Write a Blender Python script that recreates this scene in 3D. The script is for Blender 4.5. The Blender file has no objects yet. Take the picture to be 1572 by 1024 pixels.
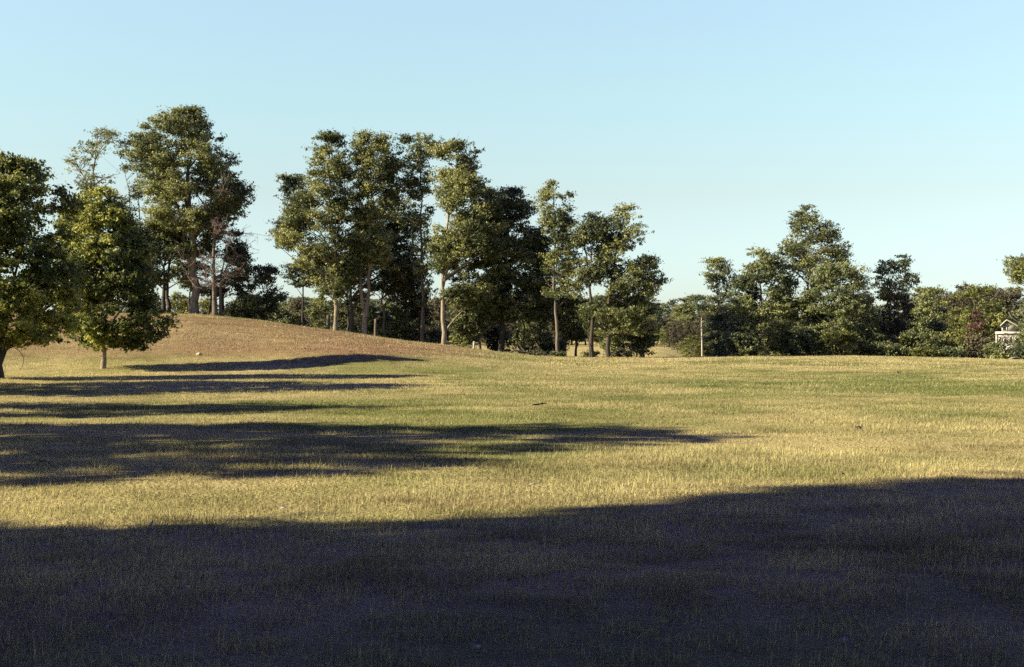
import bpy, math
import numpy as np
from math import radians, sin, cos, tan, pi
C = bpy.context.scene.collection
SUN = 5.0; SKY = .07; EXPO = 1.58
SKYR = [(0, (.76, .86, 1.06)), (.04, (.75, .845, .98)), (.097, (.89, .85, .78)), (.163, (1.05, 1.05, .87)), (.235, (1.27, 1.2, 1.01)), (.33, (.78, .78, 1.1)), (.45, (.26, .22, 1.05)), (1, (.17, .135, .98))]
F = 2183.3; UC = 786.0; VC = 512.0; EYE = 1.7     # 50 mm lens, level camera, eye height

# ------------------------------------------------------------------ noise helpers
def _hash(ix, iy, s):
    h = (ix.astype(np.int64) * 374761393 + iy.astype(np.int64) * 668265263 + s * 974634777) & 0xffffffff
    h = ((h ^ (h >> 13)) * 1274126177) & 0xffffffff
    return ((h ^ (h >> 16)) & 0xffff) / 65535.0
def vnoise(x, y, s=0):
    x = np.asarray(x, float); y = np.asarray(y, float)
    ix = np.floor(x); iy = np.floor(y); fx = x - ix; fy = y - iy
    fx = fx * fx * (3 - 2 * fx); fy = fy * fy * (3 - 2 * fy)
    a = _hash(ix, iy, s); b = _hash(ix + 1, iy, s); c = _hash(ix, iy + 1, s); d = _hash(ix + 1, iy + 1, s)
    return (a * (1 - fx) + b * fx) * (1 - fy) + (c * (1 - fx) + d * fx) * fy
def fbm(x, y, s=0, o=3):
    t = 0; a = .5; n = 0
    for k in range(o):
        t = t + a * vnoise(x * 2 ** k, y * 2 ** k, s + k * 17); n += a; a *= .5
    return t / n
def sstep(a, b, x):
    t = np.clip((np.asarray(x, float) - a) / (b - a), 0, 1); return t * t * (3 - 2 * t)

# ------------------------------------------------------------------ terrain
_cu = np.array([-900, -400, 0, 150, 240, 300, 400, 480, 560, 620, 700, 760, 820, 900, 1000, 1100, 1300, 1400, 1572, 2300.])
_cv = np.array([500, 488, 479, 478, 480, 482, 492, 504, 514, 523, 532, 540, 546, 549, 549.5, 548, 546.5, 548.5, 553, 556.])
_cy = np.array([105, 105, 104, 104, 102, 100, 99, 98, 97, 96, 94, 92, 92, 92, 92, 93, 94, 94, 94, 94.])
_fu = np.array([-900, 500, 700, 820, 1020, 1065, 1115, 1200, 2300.])
_fh = np.array([.5, .3, .1, -.03, -.05, -.75, -1.9, -2.4, -2.4])
def height(X, Y):
    X = np.asarray(X, float); Y = np.asarray(Y, float)
    u = np.clip(UC + F * X / np.maximum(Y, 12), -900, 2300)
    yc = np.interp(u, _cu, _cy)
    hc = EYE - (np.interp(u, _cu, _cv) - VC) / F * yc
    t = np.clip((Y - 57) / (yc - 57), 0, 1)
    pw = np.interp(u, [-900, 400, 600, 2300], [1.25, 1.25, 2.6, 2.6]); st = np.interp(u, [180, 260, 420, 560], [.24, .34, .34, .2])
    rise = hc * (1 - (1 - t) ** pw) * sstep(0, 1, t / st)
    hf = np.interp(u, _fu, _fh)
    low = np.minimum(hf, hc) - .9
    t1 = sstep(0, 1, (Y - yc) / 26.0); t2 = sstep(yc + 26, 185, Y)
    h = rise + (low - hc) * t1 + (hf - low) * t2
    far = sstep(400, 1500, np.hypot(X, Y)); h = h * (1 - far) - 2.0 * far
    near = sstep(4, 10, Y) * 1.0
    w = np.exp(-((Y - 40) / 55.0) ** 2)
    h = h + (fbm(X / 9, Y / 4.5, 3) - .5) * .22 * near * w + (fbm(X / 2.3, Y / 1.7, 9) - .5) * .07
    return h
def hz(X, Y): return float(height(np.array([X]), np.array([Y]))[0])
def px(u, v, Y): return np.array([(u - UC) / F * Y, Y, EYE - (v - VC) / F * Y])
def ground_px(u, v):
    ys = np.linspace(5, 110, 2101); xs = (u - UC) / F * ys; z = EYE - (v - VC) / F * ys
    k = np.argmax(height(xs, ys) >= z); Y = ys[k] if k else 60.0
    X = (u - UC) / F * Y; return np.array([X, Y, hz(X, Y)])

# ------------------------------------------------------------------ mesh + object helpers
def make_mesh(name, verts, quads=None, tris=None, mat=None, tint=None, col=None, smooth=False):
    me = bpy.data.meshes.new(name)
    nq = 0 if quads is None else len(quads); nt = 0 if tris is None else len(tris)
    me.vertices.add(len(verts)); me.vertices.foreach_set('co', np.asarray(verts, np.float32).ravel())
    me.loops.add(nq * 4 + nt * 3); me.polygons.add(nq + nt)
    idx = []; 
    if nq: idx.append(np.asarray(quads, np.int32).ravel())
    if nt: idx.append(np.asarray(tris, np.int32).ravel())
    me.loops.foreach_set('vertex_index', np.concatenate(idx))
    st = np.concatenate([np.arange(nq) * 4, nq * 4 + np.arange(nt) * 3]).astype(np.int32)
    me.polygons.foreach_set('loop_start', st)
    if smooth: me.polygons.foreach_set('use_smooth', np.ones(nq + nt, bool))
    if tint is not None:
        a = me.attributes.new('tint', 'FLOAT', 'POINT'); a.data.foreach_set('value', np.asarray(tint, np.float32))
    if col is not None:
        a = me.attributes.new('albedo', 'FLOAT_COLOR', 'POINT')
        a.data.foreach_set('color', np.concatenate([col, np.ones((len(col), 1))], 1).astype(np.float32).ravel())
    me.update(calc_edges=True)
    if mat: me.materials.append(mat)
    return me
def link(name, me, parent=None, loc=(0, 0, 0)):
    o = bpy.data.objects.new(name, me); C.objects.link(o); o.location = loc
    if parent: o.parent = parent
    return o
def tag(o, label=None, cat=None, group=None, kind=None):
    for k, v in (('label', label), ('category', cat), ('group', group), ('kind', kind)):
        if v: o[k] = v
    return o
def thing(name, loc, label, cat, group=None):
    o = bpy.data.objects.new(name, None); C.objects.link(o); o.location = loc; o.empty_display_size = .3
    return tag(o, label, cat, group)
def copy_tree(o, loc, rz=0, sc=1, label=None, zs=None):
    c = o.copy(); C.objects.link(c); c.location = loc; c.rotation_euler = (0, 0, rz); c.scale = (sc, sc, zs or sc)
    if label: c['label'] = label
    for ch in list(o.children):
        d = ch.copy(); C.objects.link(d); d.parent = c
    return c

# ------------------------------------------------------------------ materials
def new_mat(name):
    m = bpy.data.materials.new(name); m.use_nodes = True; nt = m.node_tree; nt.nodes.clear()
    out = nt.nodes.new('ShaderNodeOutputMaterial'); return m, nt, out
def N(nt, t, **kw):
    n = nt.nodes.new(t)
    for k, v in kw.items():
        if k in n.inputs: n.inputs[k].default_value = v
        else: setattr(n, k, v)
    return n
def ramp(nt, stops):
    r = nt.nodes.new('ShaderNodeValToRGB'); e = r.color_ramp.elements
    while len(e) < len(stops): e.new(.5)
    for q, (p, c) in zip(e, stops): q.position = p; q.color = (*c, 1)
    return r
def leaf_mat(name, stops, trans=.22):
    m, nt, out = new_mat(name)
    at = N(nt, 'ShaderNodeAttribute', attribute_name='tint')
    r = ramp(nt, stops); nt.links.new(at.outputs['Fac'], r.inputs[0])
    b = N(nt, 'ShaderNodeBsdfPrincipled', Roughness=.55); b.inputs['Specular IOR Level'].default_value = .25
    t = N(nt, 'ShaderNodeBsdfTranslucent'); mx = N(nt, 'ShaderNodeMixShader'); mx.inputs[0].default_value = trans
    nt.links.new(r.outputs[0], b.inputs['Base Color']); nt.links.new(r.outputs[0], t.inputs['Color'])
    nt.links.new(b.outputs[0], mx.inputs[1]); nt.links.new(t.outputs[0], mx.inputs[2]); nt.links.new(mx.outputs[0], out.inputs[0])
    return m
def bark_mat(name, a, b_, scale=6):
    m, nt, out = new_mat(name)
    tc = N(nt, 'ShaderNodeTexCoord'); mp = N(nt, 'ShaderNodeMapping'); mp.inputs['Scale'].default_value = (1, 1, .25)
    nz = N(nt, 'ShaderNodeTexNoise', Scale=scale, Detail=6.0, Roughness=.7)
    r = ramp(nt, [(.3, a), (.7, b_)]); b = N(nt, 'ShaderNodeBsdfPrincipled', Roughness=.9)
    b.inputs['Specular IOR Level'].default_value = .1
    bp = N(nt, 'ShaderNodeBump', Strength=.6, Distance=.05)
    L = nt.links.new; L(tc.outputs['Object'], mp.inputs[0]); L(mp.outputs[0], nz.inputs['Vector']); L(nz.outputs['Fac'], r.inputs[0])
    L(r.outputs[0], b.inputs['Base Color']); L(nz.outputs['Fac'], bp.inputs['Height']); L(bp.outputs[0], b.inputs['Normal']); L(b.outputs[0], out.inputs[0])
    return m
LM = {
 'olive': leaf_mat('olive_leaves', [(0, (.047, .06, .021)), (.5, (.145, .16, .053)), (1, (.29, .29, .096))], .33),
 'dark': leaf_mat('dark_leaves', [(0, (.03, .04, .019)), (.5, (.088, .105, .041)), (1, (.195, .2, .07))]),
 'bright': leaf_mat('bright_leaves', [(0, (.045, .06, .014)), (.5, (.185, .205, .045)), (1, (.5, .48, .11))], .4),
 'yellow': leaf_mat('yellow_green_leaves', [(0, (.06, .07, .018)), (.5, (.16, .17, .04)), (1, (.30, .29, .08))], .3),
 'brown': leaf_mat('brown_leaves', [(0, (.032, .028, .018)), (.5, (.088, .076, .041)), (1, (.165, .14, .066))]),
 'rust': leaf_mat('rust_leaves', [(0, (.05, .022, .018)), (.5, (.12, .06, .042)), (1, (.19, .11, .06))]),
 'mid': leaf_mat('mid_green_leaves', [(0, (.052, .068, .028)), (.5, (.155, .178, .068)), (1, (.3, .31, .12))], .33),
}
BM = {
 'pale': bark_mat('pale_bark', (.085, .068, .045), (.34, .28, .19)),
 'grey': bark_mat('grey_bark', (.055, .045, .035), (.19, .155, .11)),
 'dark': bark_mat('dark_shaded_bark', (.03, .026, .022), (.085, .07, .055)),  # dark bark; for trunks standing in shade the shade is put into the colour
 'rust': bark_mat('rusty_dead_wood', (.12, .092, .072), (.27, .21, .16)),
 'dead': bark_mat('bleached_dead_wood', (.26, .22, .17), (.5, .44, .34)),
}

# ------------------------------------------------------------------ trees
class Tubes:
    def __init__(s): s.v = []; s.q = []; s.n = 0
    def add(s, pts, rad, k=7):
        pts = np.asarray(pts, float); rad = np.asarray(rad, float); m = len(pts)
        tg = np.gradient(pts, axis=0); tg /= np.linalg.norm(tg, axis=1)[:, None] + 1e-9
        ref = np.where(np.abs(tg[:, 2:3]) < .9, np.array([[0, 0, 1.]]), np.array([[1., 0, 0]]))
        a = np.cross(tg, ref); a /= np.linalg.norm(a, axis=1)[:, None] + 1e-9; b = np.cross(tg, a)
        # keep the frame from flipping along the tube
        for i in range(1, m):
            t_ = tg[i]; a_ = a[i - 1] - t_ * np.dot(a[i - 1], t_); a_ /= np.linalg.norm(a_) + 1e-9
            a[i] = a_; b[i] = np.cross(t_, a_)
        th = np.arange(k) * 2 * pi / k
        ring = pts[:, None] + rad[:, None, None] * (a[:, None] * np.cos(th)[None, :, None] + b[:, None] * np.sin(th)[None, :, None])
        s.v.append(ring.reshape(-1, 3))
        i = np.arange(m - 1)[:, None] * k; j = np.arange(k)[None]; j2 = (j + 1) % k
        s.q.append(np.stack([i + j, i + j2, i + k + j2, i + k + j], -1).reshape(-1, 4) + s.n); s.n += m * k
    def mesh(s, name, mat): return make_mesh(name, np.concatenate(s.v), np.concatenate(s.q), mat=mat, smooth=True)
def bez(p0, p1, p2, n=6):
    t = np.linspace(0, 1, n)[:, None]; return (1 - t) ** 2 * p0 + 2 * t * (1 - t) * p1 + t * t * p2
def resample(pts, n):
    pts = np.asarray(pts, float); d = np.r_[0, np.cumsum(np.linalg.norm(np.diff(pts, axis=0), axis=1))]
    # smooth (Catmull-like) by cubic-ish interpolation of each coordinate
    t = np.linspace(0, d[-1], n); out = np.stack([np.interp(t, d, pts[:, i]) for i in range(3)], 1)
    for _ in range(2):
        out[1:-1] = .25 * out[:-2] + .5 * out[1:-1] + .25 * out[2:]
    return out

def leaves(rng, centers, R, leaf, per, flat=.6, tint0=None, up=.35, sub=9):
    """leaf faces packed into small sprays, several sprays to each clump"""
    k = len(R); sc_ = np.repeat(np.arange(k), sub); m = len(sc_)
    d0 = rng.normal(size=(m, 3)); d0 /= np.linalg.norm(d0, axis=1)[:, None]
    so_ = d0 * (R[sc_] * (.25 + .88 * rng.random(m)))[:, None]; so_[:, 2] *= flat * 1.1
    cs = centers[sc_] + so_; rs = R[sc_] * (.2 + .28 * rng.random(m)); ts = np.clip(tint0[sc_] + rng.normal(size=m) * .12, 0, 1)
    per = per * 1.75; leaf = leaf * .82
    cnt = np.maximum(3, (per * R[sc_] ** 2 / sub * (.5 + rng.random(m))).astype(int)); ci = np.repeat(np.arange(m), cnt); n = len(ci)
    d = rng.normal(size=(n, 3)); d /= np.linalg.norm(d, axis=1)[:, None]
    rad = rng.random(n) ** .45 * (1 + .2 * rng.normal(size=n))
    axis_ = d0[ci] * np.array([1, 1, .5]) + np.array([0, 0, .25])           # sprays stretch outward and a little upward
    off = d * (rad * rs[ci])[:, None]; off[:, 2] *= .7; off += axis_ * (rs[ci] * rng.normal(size=n) * .6)[:, None]
    p = cs[ci] + off
    nrm = d * .5 + d0[ci] * .35 + rng.normal(size=(n, 3)) * .6; nrm[:, 2] += up
    nrm /= np.linalg.norm(nrm, axis=1)[:, None]
    t = np.cross(nrm, rng.normal(size=(n, 3))); t /= np.linalg.norm(t, axis=1)[:, None] + 1e-9
    b = np.cross(nrm, t)
    L = leaf * (.5 + .9 * rng.random(n)); W = L * (.42 + .25 * rng.random(n))
    v = np.stack([p - t * L[:, None] * .5, p + b * W[:, None] * .5 + t * L[:, None] * .08, p + t * L[:, None] * .5, p - b * W[:, None] * .5 + t * L[:, None] * .08], 1)
    tt = np.clip(ts[ci] + rng.normal(size=n) * .18, 0, 1)
    return v.reshape(-1, 3), np.arange(n * 4).reshape(-1, 4), np.repeat(tt, 4)

def env_clumps(rng, rows, n, rmin, rmax, depth=.85, void=.34, vs=2.2, seed=0, hollow=.25, dmax=4.5, lobe=.56):
    """clump centres inside an envelope given as rows (z, x_left, x_right), round in depth"""
    rows = np.array(sorted(rows)); z0, z1 = rows[0, 0], rows[-1, 0]
    m = n * 7
    zz = z0 + (z1 - z0) * rng.random(m); l = np.interp(zz, rows[:, 0], rows[:, 1]); r = np.interp(zz, rows[:, 0], rows[:, 2])
    w = (r - l) / 2; keep = rng.random(m) < (w / w.max()) ** .9; zz, l, r, w = zz[keep], l[keep], r[keep], w[keep]
    k = len(zz); th = rng.random(k) * 2 * pi; rr = np.sqrt(hollow + (1 - hollow) * rng.random(k))
    R = rmin + (rmax - rmin) * rng.random(k); R = np.minimum(R, np.maximum(w * .75, rmin * .6))
    zz = np.minimum(zz, z1 - R * .55)
    wi = np.maximum((w - R * .3) * (1 - lobe / 2 + lobe * fbm(np.cos(th) * 1.6 + 7 + seed, zz / 1.1 + np.sin(th) * 1.6, seed + 5, 2)), .02); dp = np.minimum(w * depth, dmax)
    x = (l + r) / 2 + wi * rr * np.cos(th); y = np.maximum(dp - R * .6, .05) * rr * np.sin(th)
    s3 = fbm(x / vs + y / vs * .7 + seed * 3.1, zz / (vs * .75) + y / vs * .45, seed, 2)
    ok = s3 > np.quantile(s3, void); x, y, zz, R = x[ok][:n], y[ok][:n], zz[ok][:n], R[ok][:n]
    return np.stack([x, y, zz], 1), R

SEED = [100]
def grow(name, base, rows, stems, label, cat, pal='olive', bark='grey', n=110, clump=(.45, .95), leaf=.17, per=260,
         depth=.85, void=.34, vs=2.2, limbs=34, group=None, lobe=.48, thick=1.6, twigs=None, flat=.42, r_limb=1.0, dmax=4.5, extra=None):
    """rows: crown envelope, stems: list of (points, radius) — all local to base, metres"""
    SEED[0] += 1; sd = SEED[0]; rng = np.random.default_rng(sd)
    T = thing(name, base, label, cat, group)
    tb = Tubes(); axis = []
    for pts, r in stems:
        P = resample(pts, max(6, int(4 + 1.6 * len(pts) + 2))); m = len(P)
        P[1:-1, :2] += rng.normal(size=(m - 2, 2)) * r * .3; rad_w = 1 + .09 * rng.normal(size=m)
        t = np.linspace(0, 1, m); low = abs(P[0, 2]) < .6
        rad = r * (1 - .82 * t ** .9) * rad_w
        if low: rad[0] *= 1.25; rad *= .82; P[0, 2] -= .25
        tb.add(P, rad, 9 if r > .1 else 6); axis.append(np.c_[P, rad])
    A = np.concatenate(axis)
    cen = None
    if rows is not None:
        cen, R = env_clumps(rng, rows, int(n * thick), clump[0] * .8, clump[1] * .86, depth, void * 1.3, vs * .6, sd, dmax=dmax, lobe=lobe)
        for row in (extra or []):
            cen = np.r_[cen, [row[:3]]]; R = np.r_[R, row[3]]
        tint0 = np.clip(.5 + (fbm(cen[:, 0] * .8 + sd, cen[:, 2] * .8 + cen[:, 1] * .5, sd) - .5) * 1.7, .03, .97)
        pick = rng.permutation(len(cen))[:limbs]
    if twigs: cen = twigs; pick = []
    if cen is not None:
        for i in pick:
            c = cen[i]; hd = np.hypot(A[:, 0] - c[0], A[:, 1] - c[1])
            want = c[2] - (.35 + .5 * rng.random()) * hd - .1
            cost = np.abs(A[:, 2] - want) + .25 * hd + 10 * (A[:, 2] > c[2]) + 6 * (A[:, 2] < .8)
            j = np.argmin(cost); p0 = A[j, :3]; d = np.linalg.norm(c - p0)
            if d > 7: continue
            mid = p0 * .5 + c * .5 + np.array([0, 0, .12 * d]) + rng.normal(size=3) * .07 * d
            r0 = min(A[j, 3] * .8, (.018 + .017 * d) * r_limb)
            tb.add(bez(p0, mid, c, 7), np.linspace(r0, r0 * .22, 7), 5)
            for q in range(2):                                     # fine twigs inside the clump
                e = c + rng.normal(size=3) * R[i] * np.array([.6, .6, .4]) + np.array([0, 0, .15])
                s = mid * .3 + c * .7; tb.add(bez(s, (s + e) / 2 + np.array([0, 0, .1]), e, 4), np.linspace(r0 * .4, .008, 4), 4)
    link('trunk', tb.mesh('trunk', BM[bark]), T)
    if rows is not None:
        v, q, tt = leaves(rng, cen, R, leaf, per, flat, tint0)
        link('crown', make_mesh('crown', v, q, mat=LM[pal], tint=tt), T)
    return T

def loc_rows(rows, Y, base):
    return [(px(0, v, Y)[2] - base[2], (a - UC) / F * Y - base[0], (b - UC) / F * Y - base[0]) for v, a, b in rows]
def ptree(name, bu, Y, rows, label, stems=None, r=.2, cat='tree', sy=0, **kw):
    """tree traced at pixel columns but standing at distance Y on the terrain; stems as pixel polylines"""
    X = (bu - UC) / F * Y; base = np.array([X, Y, hz(X, Y)])
    lr = loc_rows(rows, Y, base) if rows else None
    if stems is None:
        zt = max(q[0] for q in lr); top = [q for q in sorted(lr)][-2:]
        pts = [(0, 0, 0)]
        for z, a, b in sorted(lr)[:-1]:
            f = np.clip(z / zt, 0, 1); pts.append(((a + b) / 2 * f ** 1.2 * .8, 0, z)) if z > .8 else None
        st = [(pts, r)]
    else:
        st = []; g = np.random.default_rng(int(bu) + 1000)
        for i, (pp, rr) in enumerate(stems):
            y0 = 0 if i == 0 else g.normal() * .25
            P = [((u - UC) / F * Y - X, y0 * (k if i else 1) * .6, (EYE - (v - VC) / F * Y) - base[2]) for k, (u, v) in enumerate(pp)]
            if i == 0: P[0] = (P[0][0], 0, 0)
            elif pp[0][1] > 470 and P[0][2] < .9: P[0] = (P[0][0], g.normal() * .4, hz(X + P[0][0], Y) - base[2])
            st.append((P, rr))
    return grow(name, base, lr, st, label, cat, **kw)

def dome(w, h, lo=.0):
    return [(h, -w * .13, w * .13), (h * .9, -w * .27, w * .27), (h * .72, -w * .4, w * .4), (h * .45, -w * .5, w * .5), (h * .18, -w * .48, w * .48), (max(lo, .05) * h, -w * .42, w * .42)]
def shrub(u0, u1, vt, Y, label, pal='olive', name='shrub', n=46, leaf=.19, per=240, clump=(.4, .8), tilt=0, lo=.04, void=.2, cat='shrub', group=None, h=None, bark='dark', **kw):
    um = (u0 + u1) / 2; X = (um - UC) / F * Y; z = hz(X, Y); w = (u1 - u0) / F * Y
    h = h or (EYE - (vt - VC) / F * Y) - z
    g = np.random.default_rng(int(um * 7 + vt) + 5000); rows = [(a, b + g.normal() * w * .05 + tilt * a / h * w, c + g.normal() * w * .05 + tilt * a / h * w) for a, b, c in dome(w, h, lo)]
    st = [([(g.normal() * w * .06, g.normal() * .2, 0), (g.normal() * w * .12, g.normal() * .3, h * .35), (g.normal() * w * .22, g.normal() * .5, h * .78)], .035 + .012 * h) for _ in range(3)]
    return grow(name, (X, Y, z), rows, st, label, cat, pal=pal, bark=bark, n=n, clump=clump, leaf=leaf, per=per, void=void, limbs=18, depth=.8, group=group, **kw)

# ------------------------------------------------------------------ left pair of nearer trees
ptree('broadleaf_tree', -4, 53, [(236, -30, 22), (262, -95, 70), (290, -125, 106), (330, -140, 118), (400, -150, 122), (460, -150, 122), (500, -140, 112), (526, -80, 86)],
      'broad leafy tree with a forked dark trunk cut off by the left photo edge', stems=[([(-1, 577), (0, 545), (0, 480), (-4, 400), (0, 300)], .27), ([(-2, 543), (14, 528), (30, 512), (60, 470), (75, 420)], .11), ([(-3, 540), (-25, 515), (-60, 470)], .12), ([(-3, 500), (20, 430), (45, 330)], .09)],
      pal='bright', bark='dark', n=470, clump=(.3, .74), leaf=.165, per=390, void=.2, vs=1.8, lobe=.5, limbs=60, dmax=3.3)
ptree('small_round_tree', 157, 62, [(286, 138, 166), (305, 112, 186), (335, 92, 204), (380, 82, 226), (430, 76, 236), (470, 84, 254), (500, 92, 264), (520, 105, 258), (534, 140, 205)],
      'small dense rounded tree with a short pale trunk on the lower slope', r=.15, pal='bright', bark='pale', n=370, clump=(.32, .74), leaf=.165, per=390, void=.1, vs=1.6, lobe=.34, limbs=40, dmax=2.6)
# ------------------------------------------------------------------ hilltop group
ptree('sparse_tree', 142, 107, [(196, 116, 170), (210, 110, 186), (232, 88, 192), (250, 92, 196), (272, 118, 190), (295, 125, 178), (320, 135, 170)],
      'tall sparse tree with open spreading branches behind the small rounded tree', stems=[([(150, 478), (147, 400), (146, 330), (143, 280), (146, 230), (150, 205)], .19), ([(142, 300), (128, 272), (116, 250), (98, 238)], .07), ([(144, 285), (160, 272), (184, 266)], .06)],
      pal='olive', bark='grey', n=56, clump=(.35, .7), per=170, void=.5, limbs=48, r_limb=1.1)
ptree('thin_tree', 200, 108, [(212, 182, 232), (235, 178, 240), (262, 182, 236), (290, 186, 226), (325, 180, 212), (345, 176, 208)],
      'slender twin-stemmed open tree between the sparse tree and the great hilltop tree', stems=[([(203, 478), (201, 400), (198, 330), (200, 290), (190, 260)], .1), ([(216, 478), (216, 400), (214, 330), (208, 270), (206, 240)], .1), ([(199, 335), (190, 310), (180, 290)], .045)],
      pal='olive', bark='dark', n=42, clump=(.4, .8), per=190, void=.3, limbs=36)
ptree('great_tree', 297, 101, [(163, 277, 302), (180, 228, 322), (205, 204, 335), (235, 198, 358), (265, 206, 368), (292, 214, 385), (318, 218, 384), (345, 222, 352), (372, 226, 340), (392, 235, 325)],
      'tallest and broadest hilltop tree with a thick pale trunk and dark rounded crown', stems=[([(297, 482), (298, 450), (296, 410), (292, 360), (294, 290), (290, 200)], .40), ([(294, 412), (284, 385), (282, 350), (262, 290), (235, 230)], .16), ([(296, 370), (325, 310), (350, 260)], .13), ([(293, 330), (270, 270), (255, 215)], .1)],
      pal='olive', bark='pale', n=330, clump=(.5, 1.1), leaf=.19, per=250, void=.16, limbs=60, dmax=5.5)
ptree('twin_trunk_tree', 254, 102, [(330, 228, 285), (360, 222, 292), (395, 220, 292), (420, 226, 300), (440, 232, 300)],
      'dark tree with two close straight trunks left of the great hilltop tree', stems=[([(250, 477), (251, 440), (254, 400), (258, 350)], .2), ([(258, 477), (257, 440), (260, 400), (264, 345)], .19)],
      pal='olive', bark='dark', n=80, clump=(.45, .9), per=240, void=.2)
ptree('low_hilltop_tree', 291, 104, [(400, 285, 345), (420, 280, 360), (440, 278, 362), (452, 290, 350)], 'low dark spreading tree just behind the great pale trunk', stems=[([(291, 482), (291, 450), (300, 420)], .14), ([(318, 486), (326, 450), (335, 425)], .13)],
      pal='dark', bark='dark', n=50, clump=(.4, .8), per=240, void=.2)
ptree('leaning_tree', 342, 103, [(352, 345, 370), (372, 342, 380), (395, 345, 384), (420, 350, 382), (435, 352, 378)], 'dark leafed tree behind the bare reddish tree, right of the hilltop', stems=[([(341, 487), (341, 450), (346, 410), (362, 370)], .12)],
      pal='dark', bark='dark', n=60, clump=(.4, .85), per=250, void=.2)

def bare_tree(name, bu, Y, stems, label, seed, zlo=1.2, reach=2.6, count=60, mat='rust', droop=-.05):
    X = (bu - UC) / F * Y; base = np.array([X, Y, hz(X, Y)]); rng = np.random.default_rng(seed)
    T = thing(name, base, label, 'tree'); tb = Tubes(); tw = Tubes(); A = []
    for i, (pp, r) in enumerate(stems):
        P = np.array([((u - UC) / F * Y - X, i * .25, (EYE - (v - VC) / F * Y) - base[2]) for u, v in pp]); P[0, 2] = -.2
        P = resample(P, 14); rad = r * (1 - .85 * np.linspace(0, 1, 14)); rad[0] *= 1.35; tb.add(P, rad, 8); A.append(np.c_[P, rad])
    A = np.concatenate(A); A = A[A[:, 2] > zlo]
    for _ in range(count):
        a = A[rng.integers(len(A))]; p = a[:3]; ang = rng.random() * 2 * pi; L = reach * (.45 + .75 * rng.random())
        e = p + np.array([cos(ang) * L, sin(ang) * L * .8, (rng.random() - .3) * L * .7]); m = (p + e) / 2 + np.array([0, 0, .1 * L]) + rng.normal(size=3) * .15
        B = bez(p, m, e, 7); tw.add(B, np.linspace(min(a[3] * .5, .035), .01, 7), 5)
        for k in range(9):
            s = B[rng.integers(2, 7)]; l2 = L * .3 * (.5 + rng.random()); d = (e - p) / L * .6 + rng.normal(size=3) * .7; d[2] += droop
            e2 = s + d * l2; C2 = bez(s, (s + e2) / 2 + rng.normal(size=3) * .06, e2, 4); tw.add(C2, np.linspace(.013, .008, 4), 3)
            for q in range(4):
                s3 = C2[rng.integers(1, 4)]; e3 = s3 + (d * .5 + rng.normal(size=3) * .6) * l2 * .5; tw.add(np.array([s3, (s3 + e3) / 2 + rng.normal(size=3) * .03, e3]), np.array([.009, .008, .007]), 3)
    link('trunk', tb.mesh('trunk', BM['grey' if mat == 'rust' else mat]), T); link('twigs', tw.mesh('twigs', BM[mat]), T)
    return T
bare_tree('bare_tree', 329, 99.5, [([(330, 487), (329, 440), (327, 400), (330, 350), (328, 315)], .2), ([(338, 487), (337, 455), (339, 420), (345, 390)], .14)],
          'bare reddish twiggy tree with pale trunks on the hilltop, right of the great tree', 5, 2.2, 1.9, 46)
# ------------------------------------------------------------------ middle group
ptree('edge_tree', 463, 118, [(266, 432, 468), (290, 430, 475), (320, 428, 480), (345, 415, 485), (370, 418, 490), (395, 428, 500), (420, 438, 505), (438, 445, 500)],
      'dark bluish tree with a thin dark trunk at the left end of the middle group', r=.13, pal='dark', bark='dark', n=120, clump=(.5, 1.0), leaf=.2, per=220, void=.25, vs=2.6)
ptree('tall_tree', 515, 97, [(202, 482, 524), (222, 478, 530), (240, 474, 540), (265, 468, 542), (290, 455, 544), (320, 440, 552), (350, 422, 556), (380, 438, 560), (405, 448, 556), (430, 468, 545), (452, 490, 530)],
      'tall tree with a straight pale trunk, leftmost lit trunk of the middle group', stems=[([(515, 513), (515, 470), (515, 420), (516, 380), (508, 330), (505, 260), (502, 215)], .21), ([(515, 400), (490, 350), (460, 325)], .08), ([(515, 370), (530, 320), (528, 270)], .08)],
      pal='olive', bark='pale', n=230, clump=(.45, 1.0), leaf=.18, per=250, void=.2, limbs=50, dmax=3.6, extra=[(-.9, -1.2, 1.9, .5), (.5, -1, 2.1, .45)])
ptree('fork_tree', 560, 97.5, [(199, 552, 585), (222, 542, 604), (250, 538, 616), (285, 540, 624), (320, 540, 615), (350, 545, 600), (385, 548, 598), (410, 556, 596)],
      'tall tree of the middle group whose pale trunk forks low in a Y', stems=[([(559, 515), (559, 485), (565, 462), (567, 430), (566, 390), (570, 330), (575, 260), (570, 215)], .2), ([(558, 474), (555, 450), (553, 425), (550, 400), (548, 350), (555, 290)], .13), ([(564, 458), (575, 449), (585, 456), (588, 470)], .05), ([(574, 450), (576, 440), (584, 432)], .03), ([(554, 425), (560, 410), (566, 400)], .05)],
      pal='olive', bark='pale', n=170, clump=(.45, .95), leaf=.18, per=250, void=.24, limbs=44, dmax=3.4)
ptree('back_tree', 541, 104, [(300, 560, 625), (340, 545, 640), (375, 540, 640), (405, 535, 645), (430, 540, 640), (450, 550, 630)],
      'dark shaded tree whose grey trunk leans between the tall tree and the Y-forked tree', stems=[([(542, 508), (540, 470), (537, 430), (540, 380), (560, 330)], .2)],
      pal='dark', bark='grey', n=130, clump=(.5, 1.0), leaf=.19, per=250, void=.2)
ptree('shaded_tree', 589, 103, [(385, 588, 632), (410, 580, 640), (435, 582, 640), (455, 595, 632)], 'dark tree with a thin shaded trunk just right of the Y-forked trunk', stems=[([(590, 516), (588, 480), (587, 455), (590, 420), (605, 390)], .14)],
      pal='dark', bark='grey', n=60, clump=(.45, .9), per=250, void=.15)
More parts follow.
